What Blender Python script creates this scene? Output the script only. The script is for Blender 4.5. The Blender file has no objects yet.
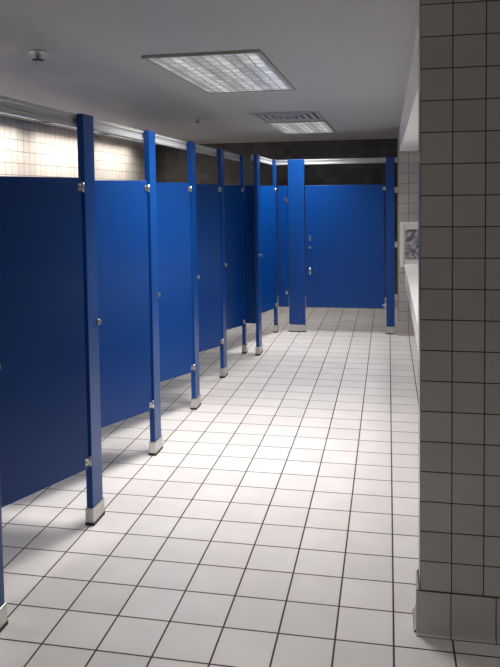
import bpy, bmesh, math
from mathutils import Vector, Matrix
S = bpy.context.scene
S.view_settings.view_transform = 'Standard'
S.view_settings.look = 'None'
H_CAM = 1.575; CEIL = 2.29
XL = -1.405; YB = 7.87
RAIL = 1.957; DT = 1.662; DB = 0.286

# ---------------------------------------------------------------- materials
def mat_basic(name, col, rough=0.5, metal=0.0, noise=0.0, nscale=8.0, bump=0.0, spec=0.5):
    m = bpy.data.materials.new(name); m.use_nodes = True
    nt = m.node_tree; b = nt.nodes['Principled BSDF']
    b.inputs['Roughness'].default_value = rough
    b.inputs['Metallic'].default_value = metal
    b.inputs['Specular IOR Level'].default_value = spec
    geo = nt.nodes.new('ShaderNodeNewGeometry')
    n = nt.nodes.new('ShaderNodeTexNoise'); n.inputs['Scale'].default_value = nscale
    n.inputs['Detail'].default_value = 4
    nt.links.new(geo.outputs['Position'], n.inputs['Vector'])
    r = nt.nodes.new('ShaderNodeMix'); r.data_type = 'RGBA'
    r.inputs[6].default_value = tuple(c*(1-noise) for c in col)+(1,)
    r.inputs[7].default_value = tuple(min(1, c*(1+noise)) for c in col)+(1,)
    nt.links.new(n.outputs['Fac'], r.inputs[0])
    nt.links.new(r.outputs[2], b.inputs['Base Color'])
    if bump > 0:
        bp = nt.nodes.new('ShaderNodeBump'); bp.inputs['Strength'].default_value = bump
        bp.inputs['Distance'].default_value = 0.002
        nt.links.new(n.outputs['Fac'], bp.inputs['Height']); nt.links.new(bp.outputs[0], b.inputs['Normal'])
    return m

def mat_tile(name, axes, tile, off, c1, c2, grout, mortar=0.003, rough=0.3, th=None, bump=0.6):
    m = bpy.data.materials.new(name); m.use_nodes = True
    nt = m.node_tree; b = nt.nodes['Principled BSDF']
    geo = nt.nodes.new('ShaderNodeNewGeometry'); sp = nt.nodes.new('ShaderNodeSeparateXYZ')
    nt.links.new(geo.outputs['Position'], sp.inputs[0])
    cb = nt.nodes.new('ShaderNodeCombineXYZ')
    th = th or tile
    for i, a in enumerate(axes):
        ad = nt.nodes.new('ShaderNodeMath'); ad.operation = 'ADD'
        ad.inputs[1].default_value = -off[i] + (tile, th)[i]*100
        nt.links.new(sp.outputs['XYZ'.index(a)], ad.inputs[0]); nt.links.new(ad.outputs[0], cb.inputs[i])
    br = nt.nodes.new('ShaderNodeTexBrick'); br.offset = 0; br.squash = 1
    br.inputs['Scale'].default_value = 1
    br.inputs['Brick Width'].default_value = tile
    br.inputs['Row Height'].default_value = th
    br.inputs['Mortar Size'].default_value = mortar
    br.inputs['Mortar Smooth'].default_value = 0.3
    br.inputs['Bias'].default_value = 0
    br.inputs['Color1'].default_value = c1+(1,); br.inputs['Color2'].default_value = c2+(1,)
    br.inputs['Mortar'].default_value = grout+(1,)
    nt.links.new(cb.outputs[0], br.inputs['Vector'])
    n = nt.nodes.new('ShaderNodeTexNoise'); n.inputs['Scale'].default_value = 5; n.inputs['Detail'].default_value = 5
    nt.links.new(geo.outputs['Position'], n.inputs['Vector'])
    mr = nt.nodes.new('ShaderNodeMapRange'); mr.inputs[3].default_value = 0.90; mr.inputs[4].default_value = 1.08
    nt.links.new(n.outputs['Fac'], mr.inputs[0])
    vm = nt.nodes.new('ShaderNodeVectorMath'); vm.operation = 'SCALE'
    nt.links.new(br.outputs['Color'], vm.inputs[0]); nt.links.new(mr.outputs[0], vm.inputs['Scale'])
    nt.links.new(vm.outputs[0], b.inputs['Base Color'])
    rr = nt.nodes.new('ShaderNodeMapRange'); rr.inputs[3].default_value = rough; rr.inputs[4].default_value = 0.85
    nt.links.new(br.outputs['Fac'], rr.inputs[0]); nt.links.new(rr.outputs[0], b.inputs['Roughness'])
    iv = nt.nodes.new('ShaderNodeMath'); iv.operation = 'SUBTRACT'; iv.inputs[0].default_value = 1
    nt.links.new(br.outputs['Fac'], iv.inputs[1])
    bp = nt.nodes.new('ShaderNodeBump'); bp.inputs['Strength'].default_value = bump; bp.inputs['Distance'].default_value = 0.002
    nt.links.new(iv.outputs[0], bp.inputs['Height']); nt.links.new(bp.outputs[0], b.inputs['Normal'])
    return m

XS = 0.108; YS = 2.49
M_floor = mat_tile('floor_tile', 'XY', 0.203, (0.015, 2.40), (0.73, 0.71, 0.70), (0.80, 0.78, 0.77), (0.05, 0.043, 0.038), 0.0040, 0.17)
WT = 0.108
wc = ((0.40, 0.38, 0.365), (0.45, 0.43, 0.41), (0.045, 0.04, 0.036))
M_wx = mat_tile('wall_tile_xz', 'XZ', WT, (XS, 0.158), *wc, 0.0022, 0.25)
M_wy = mat_tile('wall_tile_yz', 'YZ', WT, (YS, 0.158), *wc, 0.0022, 0.25)
M_lw = mat_tile('wall_tile_left', 'YZ', WT, (YS, 0.158), (0.66, 0.60, 0.54), (0.74, 0.67, 0.60), (0.20, 0.165, 0.13), 0.003, 0.25)
M_bk = mat_tile('wall_tile_back_shaded', 'XZ', WT, (XS, 0.158), (0.060, 0.054, 0.050), (0.095, 0.086, 0.078), (0.018, 0.016, 0.014), 0.0025, 0.25)  # dim light on the back wall painted in as near-black tile colour
bc = ((0.42, 0.39, 0.37), (0.47, 0.44, 0.415), (0.06, 0.05, 0.045))
M_bx = mat_tile('base_tile_xz', 'XZ', 0.152, (XS+0.105, 0.0), *bc, 0.0022, 0.3, th=0.1585)
M_by = mat_tile('base_tile_yz', 'YZ', 0.152, (YS, 0.0), *bc, 0.0022, 0.3, th=0.1585)
M_ceil = mat_basic('ceiling_paint', (0.44, 0.435, 0.43), 0.5, noise=0.03, nscale=2.0)
M_bulk = mat_basic('bulkhead_paint', (0.80, 0.79, 0.77), 0.6, noise=0.02)
M_blue = mat_basic('blue_laminate', (0.0008, 0.045, 0.23), 0.32, noise=0.06, nscale=60, bump=0.12, spec=0.35)
M_blue2 = mat_basic('blue_edge', (0.0015, 0.050, 0.24), 0.32, noise=0.03, nscale=30, spec=0.4)
M_steel = mat_basic('stainless_steel', (0.55, 0.54, 0.52), 0.3, 1.0, noise=0.05, nscale=40)
M_alu = mat_basic('anodized_aluminium', (0.48, 0.49, 0.51), 0.45, 0.35, noise=0.03, nscale=20)
M_dark = mat_basic('dark_metal', (0.03, 0.03, 0.032), 0.5, 0.3)
M_white = mat_basic('white_enamel', (0.78, 0.77, 0.75), 0.4, noise=0.02)
M_grey = mat_basic('grey_enamel', (0.36, 0.36, 0.36), 0.45, noise=0.02)
M_counter = mat_basic('white_solid_surface', (0.82, 0.81, 0.79), 0.25, noise=0.03, nscale=90)

def mat_lens(name, strength):
    m = bpy.data.materials.new(name); m.use_nodes = True
    nt = m.node_tree; b = nt.nodes['Principled BSDF']
    geo = nt.nodes.new('ShaderNodeNewGeometry')
    nz = nt.nodes.new('ShaderNodeTexNoise'); nz.inputs['Scale'].default_value = 9
    nt.links.new(geo.outputs['Position'], nz.inputs['Vector'])
    ma = nt.nodes.new('ShaderNodeVectorMath'); ma.operation = 'MULTIPLY_ADD'
    ma.inputs[1].default_value = (0.03, 0.03, 0.0)
    nt.links.new(nz.outputs['Color'], ma.inputs[0]); nt.links.new(geo.outputs['Position'], ma.inputs[2])
    br = nt.nodes.new('ShaderNodeTexBrick'); br.offset = 0; br.inputs['Scale'].default_value = 1
    br.inputs['Brick Width'].default_value = 0.058; br.inputs['Row Height'].default_value = 0.115
    br.inputs['Mortar Size'].default_value = 0.010; br.inputs['Mortar Smooth'].default_value = 0.8
    br.inputs['Color1'].default_value = (0.46, 0.46, 0.445, 1); br.inputs['Color2'].default_value = (0.72, 0.72, 0.70, 1)
    br.inputs['Mortar'].default_value = (0.19, 0.19, 0.185, 1)
    nt.links.new(ma.outputs[0], br.inputs['Vector'])
    w = nt.nodes.new('ShaderNodeTexWave'); w.wave_type = 'BANDS'; w.bands_direction = 'X'
    w.inputs['Scale'].default_value = 1.6; w.inputs['Distortion'].default_value = 1.6; w.inputs['Detail'].default_value = 3
    w.inputs['Detail Scale'].default_value = 6
    nt.links.new(geo.outputs['Position'], w.inputs['Vector'])
    mr = nt.nodes.new('ShaderNodeMapRange'); mr.inputs[3].default_value = 0.58; mr.inputs[4].default_value = 1.1
    nt.links.new(w.outputs['Fac'], mr.inputs[0])
    vm = nt.nodes.new('ShaderNodeVectorMath'); vm.operation = 'SCALE'
    nt.links.new(br.outputs['Color'], vm.inputs[0]); nt.links.new(mr.outputs[0], vm.inputs['Scale'])
    nt.links.new(vm.outputs[0], b.inputs['Emission Color'])
    b.inputs['Emission Strength'].default_value = strength
    b.inputs['Base Color'].default_value = (0.3, 0.3, 0.3, 1); b.inputs['Roughness'].default_value = 0.2
    return m
M_lens = mat_lens('prismatic_lens', 0.70)

def mat_photo():
    m = bpy.data.materials.new('bw_photo_print'); m.use_nodes = True
    nt = m.node_tree; b = nt.nodes['Principled BSDF']
    geo = nt.nodes.new('ShaderNodeNewGeometry')
    n = nt.nodes.new('ShaderNodeTexNoise'); n.inputs['Scale'].default_value = 14; n.inputs['Detail'].default_value = 3
    n.inputs['Distortion'].default_value = 1.5
    nt.links.new(geo.outputs['Position'], n.inputs['Vector'])
    cr = nt.nodes.new('ShaderNodeValToRGB'); cr.color_ramp.elements[0].position = 0.38; cr.color_ramp.elements[1].position = 0.66
    cr.color_ramp.elements[0].color = (0.10, 0.10, 0.10, 1); cr.color_ramp.elements[1].color = (0.5, 0.5, 0.5, 1)
    nt.links.new(n.outputs['Fac'], cr.inputs[0]); nt.links.new(cr.outputs[0], b.inputs['Base Color'])
    b.inputs['Roughness'].default_value = 0.15
    return m
M_photo = mat_photo()
M_mirror = mat_basic('mirror_glass', (0.8, 0.82, 0.82), 0.03, 1.0)

# ---------------------------------------------------------------- builder
class B:
    def __init__(s, name):
        s.name = name; s.bm = bmesh.new(); s.mats = []
    def mi(s, m):
        if m not in s.mats: s.mats.append(m)
        return s.mats.index(m)
    def _merge(s, t, m, M=None):
        if M is not None: bmesh.ops.transform(t, matrix=M, verts=t.verts)
        idx = s.mi(m)
        for f in t.faces: f.material_index = idx
        me = bpy.data.meshes.new('t'); t.to_mesh(me); t.free()
        s.bm.from_mesh(me); bpy.data.meshes.remove(me)
    def box(s, lo, hi, m, bev=0.0, M=None, seg=2):
        t = bmesh.new(); bmesh.ops.create_cube(t, size=1)
        c = [(a+b)/2 for a, b in zip(lo, hi)]; d = [abs(b-a) for a, b in zip(lo, hi)]
        for v in t.verts:
            v.co = Vector((c[0]+v.co.x*d[0], c[1]+v.co.y*d[1], c[2]+v.co.z*d[2]))
        if bev > 0: bmesh.ops.bevel(t, geom=t.edges[:], offset=bev, segments=seg, affect='EDGES', profile=0.5)
        s._merge(t, m, M)
    def cyl(s, c, r, h, m, axis='Z', r2=None, seg=20, M=None):
        t = bmesh.new(); bmesh.ops.create_cone(t, cap_ends=True, segments=seg, radius1=r, radius2=r if r2 is None else r2, depth=h)
        R = Matrix.Identity(4)
        if axis == 'X': R = Matrix.Rotation(math.pi/2, 4, 'Y')
        if axis == 'Y': R = Matrix.Rotation(math.pi/2, 4, 'X')
        R = Matrix.Translation(c) @ R
        if M is not None: R = M @ R
        for f in t.faces: f.smooth = len(f.verts) == 4
        s._merge(t, m, R)
    def prof(s, pts, a, b, m, axis='Y', M=None):
        t = bmesh.new()
        def P(p, q): return (p[0], q, p[1]) if axis == 'Y' else (q, p[0], p[1])
        v0 = [t.verts.new(P(p, a)) for p in pts]; v1 = [t.verts.new(P(p, b)) for p in pts]
        t.faces.new(v0); t.faces.new(v1[::-1])
        n = len(pts)
        for i in range(n): t.faces.new((v0[i], v0[(i+1) % n], v1[(i+1) % n], v1[i]))
        bmesh.ops.recalc_face_normals(t, faces=t.faces)
        s._merge(t, m, M)
    def done(s, origin=None):
        me = bpy.data.meshes.new(s.name)
        bmesh.ops.recalc_face_normals(s.bm, faces=s.bm.faces)
        if origin is not None: bmesh.ops.translate(s.bm, verts=s.bm.verts, vec=-Vector(origin))
        s.bm.to_mesh(me); s.bm.free()
        for m in s.mats: me.materials.append(m)
        o = bpy.data.objects.new(s.name, me); S.collection.objects.link(o)
        if origin is not None: o.location = origin
        return o

def simple(name, lo, hi, m, bev=0):
    b = B(name); b.box(lo, hi, m, bev); return b.done()

# ---------------------------------------------------------------- room shell
WX = -3.35; WBK = 9.60; WY0 = -1.6; XR = 1.9
simple('floor', (WX-0.1, WY0-0.1, -0.1), (XR+0.1, WBK+0.1, 0), M_floor)
simple('ceiling', (WX-0.1, WY0-0.1, CEIL), (XR+0.1, WBK+0.1, CEIL+0.1), M_ceil)
simple('wall_left', (WX-0.1, WY0, 0), (WX, WBK, CEIL), M_lw)
simple('wall_back', (WX, WBK, 0), (XR, WBK+0.1, CEIL), M_bk)
simple('wall_behind', (WX, WY0-0.1, 0), (XR, WY0, CEIL), M_wx)
simple('wall_right', (XR, WY0, 0), (XR+0.1, WBK, CEIL), M_wy)
b = B('wall_stub'); b.box((XS, YS, 0), (XR, YS+0.14, CEIL), M_wx)
o = b.done(); o.data.materials.append(M_wy)
for p in o.data.polygons:
    if abs(p.normal.x) > 0.9: p.material_index = 1
simple('wall_alcove_far', (0.10, 7.80, 0), (XR, 7.94, CEIL), M_wx)
simple('wall_alcove_side', (0.85, YS+0.14, 0), (0.95, 7.80, CEIL), M_wy)
simple('trim_bulkhead', (0.125, YS+0.14, 2.02), (0.85, 7.80, CEIL), M_bulk)

def cove(name, a, bb, fixed, h, mat, axis, sgn):
    t = 0.010
    pts = [(0, 0), (t+0.012, 0), (t+0.006, 0.008), (t+0.001, 0.022), (t, 0.035), (t, h-0.012), (t-0.003, h-0.004), (t-0.007, h), (0, h)]
    pts = [(fixed+sgn*p[0], p[1]) for p in pts]
    x = B(name); x.prof(pts, a, bb, mat, axis); return x.done()
cove('baseboard_stub_front', XS-0.014, XR, YS, 0.158, M_bx, 'X', -1)
cove('baseboard_stub_side', YS, YS+0.14, XS, 0.158, M_by, 'Y', -1)
cove('baseboard_alcove', 0.10, 0.84, 7.80, 0.158, M_bx, 'X', -1)
cove('baseboard_left', WY0, WBK, WX, 0.158, M_by, 'Y', 1)
cove('baseboard_back', WX+0.03, XR, WBK, 0.158, M_bx, 'X', -1)

# ---------------------------------------------------------------- partitions
TP = 0.032
def pilaster_y(yc, w, x=XL, name='stall_pilaster', keeper=True, ztop=RAIL+0.002):
    b = B(name)
    b.box((x-TP/2, yc-w/2, 0.03), (x+TP/2, yc+w/2, ztop), M_blue2, 0.002)
    sh = 0.085
    b.box((x-TP/2-0.006, yc-w/2-0.006, 0.0), (x+TP/2+0.006, yc+w/2+0.006, sh), M_steel, 0.003)
    b.box((x-TP/2-0.0075, yc-w/2-0.0075, 0.0), (x+TP/2+0.0075, yc+w/2+0.0075, 0.016), M_dark, 0.001)
    if keeper:
        z = 0.965
        b.box((x+TP/2, yc+w/2-0.022, z-0.015), (x+TP/2+0.008, yc+w/2+0.004, z+0.015), M_steel, 0.003)
        b.box((x+TP/2+0.006, yc+w/2-0.010, z-0.010), (x+TP/2+0.017, yc+w/2-0.002, z+0.010), M_steel, 0.003)
    return b.done((x, yc, 0))

def door_obj(hinge, width, dirang, name='stall_door', flip=1, handle=False):
    M = Matrix.Translation(Vector(hinge)) @ Matrix.Rotation(dirang, 4, 'Z')
    b = B(name); t = 0.025
    b.box((0.008, -t/2, DB), (width, t/2, DT), M_blue, 0.002, M)
    for z in (DT-0.045, DB+0.035):
        b.box((-0.004, flip*t/2, z-0.016), (0.030, flip*(t/2+0.004), z+0.016), M_steel, 0.0015, M)
        b.cyl((0.0, flip*(t/2+0.004), z), 0.006, 0.045, M_steel, 'Z', M=M)
        b.cyl((0.022, flip*(t/2+0.005), z), 0.004, 0.003, M_dark, 'Y', M=M, seg=10)
    zl = 0.965
    b.cyl((width-0.05, flip*(t/2+0.004), zl), 0.016, 0.008, M_steel, 'Y', M=M)
    b.box((width-0.055, flip*(t/2+0.006), zl-0.012), (width-0.045, flip*(t/2+0.018), zl+0.012), M_steel, 0.002, M)
    if handle:
        zh = 0.70
        b.box((width-0.062, flip*t/2, zh-0.045), (width-0.038, flip*(t/2+0.006), zh+0.045), M_steel, 0.002, M)
        b.cyl((width-0.05, flip*(t/2+0.03), zh), 0.006, 0.07, M_steel, 'Z', M=M)
        for dz in (-0.032, 0.032):
            b.cyl((width-0.05, flip*(t/2+0.017), zh+dz), 0.005, 0.028, M_steel, 'Y', M=M)
        b.box((width-0.062, flip*t/2, 1.04), (width-0.038, flip*(t/2+0.005), 1.10), M_steel, 0.002, M)
    return b.done(hinge)

PW = 0.118
ys = [1.32, 2.215, 3.12, 4.03, 4.94, 5.84, 6.74]
angs = [24, 22, 26, 27, 24, 24]
for i, y in enumerate(ys):
    pilaster_y(y, PW if i < 6 else 0.06, keeper=(i < 6))
for i in range(1, len(ys)):
    hy = ys[i]-(PW if i < 6 else 0.06)/2-0.012
    w = hy-(ys[i-1]+PW/2)-0.012
    a = math.radians(angs[i-1])
    door_obj((XL, hy, 0), w, -math.pi/2 - a, flip=1)
for y in ys[:-1]:
    b = B('stall_divider_panel')
    b.box((WX+0.012, y-0.0125, DB), (XL-TP/2-0.05, y+0.0125, DT), M_blue, 0.002)
    for z in (0.45, 1.5):
        b.box((XL-TP/2-0.08, y-0.02, z-0.02), (XL-TP/2-0.001, y+0.02, z+0.02), M_steel, 0.002)
        b.box((WX+0.001, y-0.02, z-0.02), (WX+0.05, y+0.02, z+0.02), M_steel, 0.002)
    b.done()

XJ = -1.255
b = B('stall_divider_panel'); b.box((WX+0.012, 6.80, DB), (XJ-0.03, 6.825, DT), M_blue, 0.002)
for z in (0.45, 1.5): b.box((WX+0.001, 6.792, z-0.02), (WX+0.05, 6.833, z+0.02), M_steel, 0.002)
b.done()
pilaster_y(6.72, 0.15, x=XJ, keeper=True)
pilaster_y(YB-0.05, 0.09, x=XJ-0.005, keeper=False)
hy = YB-0.05-0.045-0.012
door_obj((XJ, hy, 0), hy-6.80-0.012, -math.pi/2-math.radians(16), flip=1)

def pilaster_x(x0, x1, y=YB, name='stall_pilaster'):
    b = B(name)
    b.box((x0, y-TP/2, 0.03), (x1, y+TP/2, RAIL+0.002), M_blue2, 0.002)
    b.box((x0-0.006, y-TP/2-0.006, 0), (x1+0.006, y+TP/2+0.006, 0.085), M_steel, 0.003)
    b.box((x0-0.0075, y-TP/2-0.0075, 0), (x1+0.0075, y+TP/2+0.0075, 0.012), M_dark, 0.001)
    return b.done(((x0+x1)/2, y, 0))
b = B('stall_filler_panel'); b.box((XJ+0.02, YB-0.0125, DB), (-1.118, YB+0.0125, DT), M_blue, 0.002)
for z in (0.45, 1.5): b.box((-1.15, YB-0.02, z-0.02), (-1.119, YB-0.0125, z+0.02), M_steel, 0.002)
b.done()
pilaster_x(-1.112, -0.928)
p = pilaster_x(-0.024, 0.066)
b = B('pilaster_wall_bracket')
for z in (0.42, 1.0, 1.6): b.box((0.066, YB-0.045, z-0.03), (0.098, YB-0.012, z+0.03), M_steel, 0.002)
b.done()
door_obj((-0.034, YB, 0), 0.885, math.pi, flip=1, handle=True)

def rail_prof(c, s=1):
    pts = [(-0.014, -0.056), (-0.014, 0), (0.014, 0), (0.014, -0.014), (0.008, -0.018),
           (0.008, -0.038), (0.014, -0.042), (0.014, -0.056)]
    return [(c+s*p[0], RAIL+p[1]) for p in pts]
def headrail(name, c, a, bb, axis, s=1):
    b = B(name); b.prof(rail_prof(c, s), a, bb, M_alu, axis); return b.done()
headrail('stall_headrail', XL-TP/2-0.0155, WY0+0.01, 6.775, 'Y')
headrail('stall_headrail', XJ-TP/2-0.0155, 6.66, YB-0.005, 'Y')
headrail('stall_headrail', YB+TP/2+0.0155, XJ-0.02, 0.098, 'X', -1)

# ---------------------------------------------------------------- ceiling fixtures
def troffer(x0, x1, y0, y1, power, spread=120, col=(1, 0.955, 0.895), z=CEIL, name='ceiling_light_fixture'):
    b = B(name); f = 0.022
    for lo, hi in (((x0, y0), (x1, y0+f)), ((x0, y1-f), (x1, y1)), ((x0, y0+f), (x0+f, y1-f)), ((x1-f, y0+f), (x1, y1-f))):
        b.box((lo[0], lo[1], z-0.016), (hi[0], hi[1], z-0.0005), M_grey, 0.002)
    b.box((x0+f, y0+f, z-0.008), (x1-f, y1-f, z-0.003), M_lens)
    o = b.done(((x0+x1)/2, (y0+y1)/2, z))
    l = bpy.data.lights.new('troffer_lamp', 'AREA'); l.shape = 'RECTANGLE'
    l.size = x1-x0-0.06; l.size_y = y1-y0-0.06; l.energy = power; l.color = col; l.spread = math.radians(spread)
    lo = bpy.data.objects.new('troffer_lamp', l); S.collection.objects.link(lo)
    lo.parent = o; lo.location = (0, 0, -0.012)
    return o
troffer(-1.24, -0.62, 3.45, 4.78, 37)
troffer(-1.21, -0.60, 6.92, 8.22, 31)
for y, pw in ((0.6, 12), (2.0, 16), (3.4, 17), (4.8, 16), (6.2, 16), (7.6, 14)):  # the two nearest units are added to brighten the near stalls
    troffer(-3.23, -2.93, y, y+1.22, pw, 150)
troffer(-0.55, 0.07, -0.7, 0.6, 22, 118)  # unseen fill added behind the camera for the stub wall and near floor
troffer(0.3, 0.6, 4.8, 6.0, 8, 160, z=2.02)  # added fill under the bulkhead to brighten the counter, not a known fixture

b = B('ceiling_vent'); x0, x1, y0, y1 = -1.20, -0.60, 6.12, 6.78; z = CEIL
for k in range(5):
    i = k*0.06; zz = 0.004+k*0.003
    A, C, D, E = x0+i, x1-i, y0+i, y1-i; f = 0.036
    for lo, hi in (((A, D), (C, D+f)), ((A, E-f), (C, E)), ((A, D+f), (A+f, E-f)), ((C-f, D+f), (C, E-f))):
        b.box((lo[0], lo[1], z-0.006-zz), (hi[0], hi[1], z-zz+0.001), M_grey, 0.001)
b.box((x0+0.03, y0+0.03, z-0.004), (x1-0.03, y1-0.03, z-0.001), M_dark)
b.done(((x0+x1)/2, (y0+y1)/2, z))

def sprinkler(x, y):
    b = B('fire_sprinkler'); z = CEIL
    b.cyl((x, y, z-0.004), 0.038, 0.008, M_steel, r2=0.043)
    b.cyl((x, y, z-0.012), 0.013, 0.012, M_steel)
    for s in (-1, 1):
        b.box((x+s*0.013-0.003, y-0.004, z-0.036), (x+s*0.013+0.003, y+0.004, z-0.014), M_steel, 0.001)
    b.cyl((x, y, z-0.026), 0.004, 0.022, M_dark)
    b.box((x-0.016, y-0.004, z-0.040), (x+0.016, y+0.004, z-0.035), M_steel, 0.001)
    b.cyl((x, y, z-0.042), 0.024, 0.003, M_dark)
    for k in range(8):
        a = k*math.pi/4
        M = Matrix.Translation((x, y, z-0.042)) @ Matrix.Rotation(a, 4, 'Z')
        b.box((0.022, -0.004, -0.0015), (0.030, 0.004, 0.0015), M_dark, 0, M)
    return b.done((x, y, z))
sprinkler(-1.69, 3.22); sprinkler(-1.74, 6.35)

# ---------------------------------------------------------------- alcove
b = B('vanity_counter')
b.box((0.155, 3.6, 0.82), (0.845, 7.15, 0.85), M_counter, 0.006)
b.box((0.165, 3.61, 0.66), (0.19, 7.14, 0.822), M_counter, 0.004)
b.box((0.19, 7.115, 0.66), (0.845, 7.14, 0.822), M_counter, 0.003)
b.box((0.19, 3.61, 0.66), (0.845, 3.635, 0.822), M_counter, 0.003)
b.box((0.825, 3.6, 0.85), (0.845, 7.15, 0.95), M_counter, 0.004)
for y in (3.7, 5.37, 7.05):
    b.box((0.45, y-0.015, 0.0), (0.845, y+0.015, 0.82), M_counter, 0.003)
for y in (4.3, 5.4, 6.5):
    b.cyl((0.48, y, 0.852), 0.20, 0.008, M_white, r2=0.19, seg=40)
    b.cyl((0.48, y, 0.853), 0.17, 0.008, M_grey, r2=0.16, seg=40)
    b.cyl((0.75, y, 0.90), 0.02, 0.10, M_steel)
    b.cyl((0.69, y, 0.955), 0.012, 0.14, M_steel, 'X')
b.done((0.5, 5.4, 0))
b = B('wall_mirror'); b.box((0.838, 3.7, 1.0), (0.85, 7.1, 1.9), M_steel, 0.002); b.box((0.834, 3.72, 1.02), (0.838, 7.08, 1.88), M_mirror); b.done()
b = B('picture_frame')
fx0, fx1, fz0, fz1, fy = 0.128, 0.42, 0.76, 1.25, 7.80
f = 0.03
for lo, hi in (((fx0, fz0), (fx1, fz0+f)), ((fx0, fz1-f), (fx1, fz1)), ((fx0, fz0+f), (fx0+f, fz1-f)), ((fx1-f, fz0+f), (fx1, fz1-f))):
    b.box((lo[0], fy-0.025, lo[1]), (hi[0], fy-0.001, hi[1]), M_white, 0.002)
b.box((fx0+f, fy-0.012, fz0+f), (fx1-f, fy-0.008, fz1-f), M_white)
b.box((fx0+f+0.02, fy-0.014, fz0+f+0.05), (fx1-f-0.02, fy-0.011, fz1-f-0.05), M_photo)
b.done()

# ---------------------------------------------------------------- world + camera
w = bpy.data.worlds.new('World'); S.world = w; w.use_nodes = True
w.node_tree.nodes['Background'].inputs[0].default_value = (0.5, 0.5, 0.5, 1)
w.node_tree.nodes['Background'].inputs[1].default_value = 0.05
cam = bpy.data.cameras.new('camera'); co = bpy.data.objects.new('camera', cam); S.collection.objects.link(co)
F = 700.0
cam.sensor_fit = 'AUTO'; cam.sensor_width = 36; cam.lens = F/667*36
cam.shift_y = -101.5/667; cam.clip_start = 0.02
R = Matrix.Rotation(math.radians(11.2), 4, 'Z') @ Matrix.Rotation(math.radians(90-3.1), 4, 'X') @ Matrix.Rotation(math.radians(-0.75), 4, 'Z')
co.matrix_world = Matrix.Translation((0, 0, H_CAM)) @ R
S.camera = co
